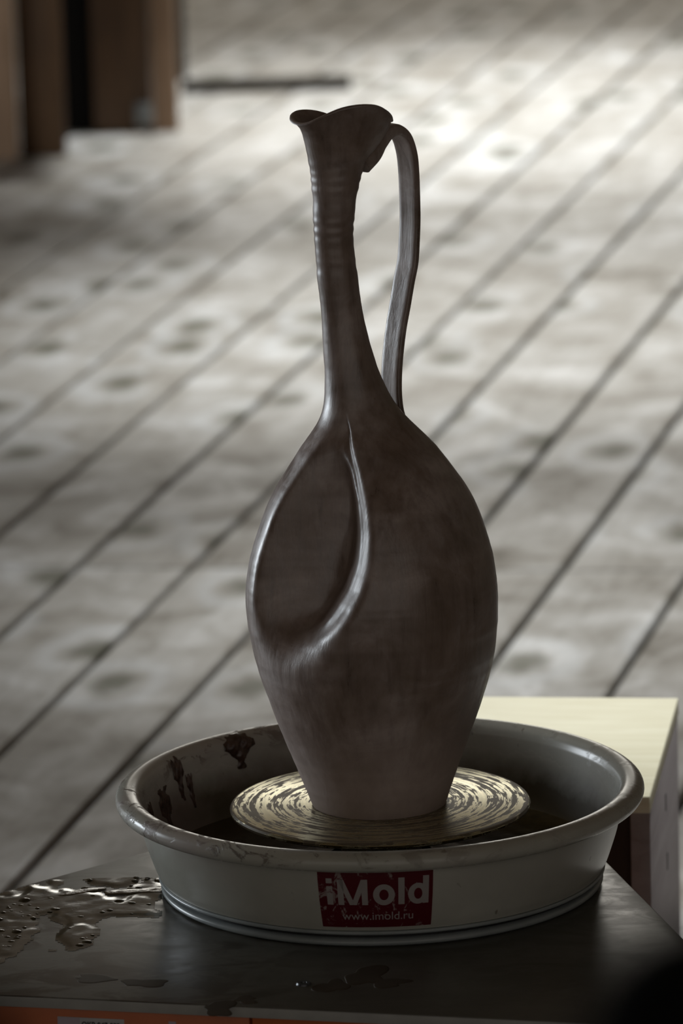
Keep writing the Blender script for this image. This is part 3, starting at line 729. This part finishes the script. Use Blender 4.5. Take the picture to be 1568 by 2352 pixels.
# ------------------------------------------------------------------ pale wooden box behind the wheel
bx = empty('wooden_stool', (0.317, 5.095, 0.0), math.radians(-8.0))
tag(bx, 'low wooden box stool with pale yellow top and whitewashed side, behind the pan', 'stool')
BW, BD, BH = 0.36, 0.345, 0.350
box_obj('top_board', -BW, 0.0, -BD, 0.0, BH - 0.016, BH, M['pale'], bx, 0.0012)
box_obj('side_panel', -0.019, -0.001, -BD + 0.012, -0.002, 0.0, BH - 0.016, M['whitewash'], bx, 0.001)
for ny, nz_ in ((-0.16, 0.292), (-0.15, 0.232), (-0.30, 0.20)):
    box_obj('nail', -0.0012, -0.0004, ny - 0.002, ny + 0.002, nz_ - 0.008, nz_ + 0.008, M['black'], bx)
box_obj('side_panel', -BW + 0.001, -BW + 0.019, -BD + 0.012, -0.002, 0.0, BH - 0.016, M['whitewash'], bx, 0.001)
box_obj('back_panel', -BW + 0.019, -0.019, -0.016, -0.002, 0.0, BH - 0.016, M['brown'], bx)
box_obj('front_rail', -BW + 0.019, -0.019, -BD + 0.018, -BD + 0.034, BH - 0.09, BH - 0.016, M['brown'], bx)
box_obj('inner_panel', -BW + 0.019, -0.019, -BD + 0.05, -BD + 0.064, 0.0, BH - 0.09, M['midbrown'], bx)

# ------------------------------------------------------------------ workbench in the far left, only its legs in view
wb = empty('workbench', (-0.60, 10.9, 0.0)); tag(wb, 'brown wooden workbench leg frame standing at the upper left', 'workbench')
def post(name, px, py, wx, wy, rz, h, mat):
    bm = bmesh.new(); add_box(bm, 0, wx, 0, wy, 0, h, 0.003); o = bm_obj(name, bm, mat, wb)
    o.location = (px + 0.60, py - 10.9, 0); o.rotation_euler = (0, 0, rz); return o
post('leg', -0.74, 10.66, 0.128, 0.05, 0.0, 0.80, M['lightbrown'])
post('leg', -0.609, 10.70, 0.088, 0.06, 0.0, 0.80, M['midbrown'])
post('leg', -0.474, 10.965, 0.115, 0.07, 0.0, 0.80, M['midbrown'])
post('leg_lit_face', -0.356, 10.96, 0.050, 0.08, 0.0, 0.80, M['lightbrown'])  # pale strip paints in the lit right side of the leg
post('gap_sheet', -0.575, 10.985, 0.105, 0.02, 0.0, 0.80, M['gap'])  # black sheet put in to darken the gap between the legs
post('bench_top', -1.9, 10.55, 1.62, 0.85, 0.0, 0.05, M['lightbrown']).location.z = 0.80
post('leg', -1.85, 10.66, 0.10, 0.06, 0.0, 0.80, M['midbrown']); post('leg', -1.85, 11.25, 0.10, 0.06, 0.0, 0.80, M['midbrown'])
post('bracket', -0.392, 10.955, 0.035, 0.008, 0.0, 0.045, M['bracket']).location.z = 0.015
# dark L-shaped stand on the floor next to the bench
ls = empty('floor_stand', (-0.31, 11.50, 0)); tag(ls, 'thin dark stand with upright and floor bar beside the workbench legs', 'stand')
box_obj('floor_bar', 0.0, 0.355, -0.018, 0.018, 0.0, 0.026, M['rail'], ls, 0.002)
box_obj('upright', -0.008, 0.010, -0.01, 0.01, 0.026, 0.9, M['rail'], ls, 0.002)

# ------------------------------------------------------------------ posts standing in for unidentified dark shapes close to the lens
def near_post(x, y, z, r, label):
    pr = [(0.0, 0.0), (r * 1.9, 0.0), (r * 1.9, 0.012), (r * 1.05, 0.02), (r, 0.05), (r, z - r)]
    pr += [(r * math.cos(a), z - r + r * math.sin(a)) for a in np.linspace(0.15, math.pi / 2, 10)]
    o = lathe('stand_in_post', pr, 48, M['silh'], None, auto=50); o.location = (x, y, 0)
    return tag(o, label, 'post', 'black stand-in posts close to the camera')
near_post(0.0778, 1.1433, 1.3458, 0.0300, 'large black out-of-focus round-topped stand-in post at the lower right corner')
near_post(-0.0843, 1.1447, 1.3335, 0.0118, 'small black out-of-focus round-topped stand-in post at the lower left corner')

# unseen ceiling spots, added to pool light on the floor and stool
def fill_spot(x, y, tx, ty, power, angle, label):
    lh = empty('added_ceiling_spot', (x, y, 3.30)); tag(lh, label, 'lamp', 'added fill spots on the ceiling')
    lathe('base', [(0.0, 0.0), (0.05, 0.0), (0.05, -0.02), (0.0, -0.02)], 24, M['lamp'], lh, auto=40)
    lathe('stem', [(0.008, -0.02), (0.008, -0.08)], 16, M['lamp'], lh)
    lathe('shade', [(0.0, -0.08), (0.10, -0.09), (0.16, -0.16), (0.162, -0.16), (0.10, -0.085)], 32, M['lamp'], lh, auto=40)
    l = bpy.data.lights.new('fill_light', 'SPOT'); l.energy = power; l.spot_size = math.radians(angle); l.spot_blend = 1.0
    l.color = (0.945, 0.985, 1.0); l.shadow_soft_size = 0.12
    o = bpy.data.objects.new('fill_light', l); COL.objects.link(o); o.parent = lh; o.location = (0, 0, -0.18)
    o.rotation_euler = Vector((tx - x, ty - y, -3.12)).to_track_quat('-Z', 'Y').to_euler()
FILL_SPOTS = [(0.48, 5.15, 0.48, 5.15, 370, 31, 'added black ceiling fill spot right above the box stool'),
         (0.38, 6.90, 0.36, 6.90, 265, 36, 'second added black ceiling fill spot from the pottery wheel'),
         (0.32, 8.80, 0.32, 8.80, 500, 47, 'third added black ceiling fill spot from the pottery wheel'),
         (0.50, 11.0, 0.50, 11.0, 780, 54, 'added black ceiling fill spot nearest to the far wall')]
for a in FILL_SPOTS: fill_spot(*a)
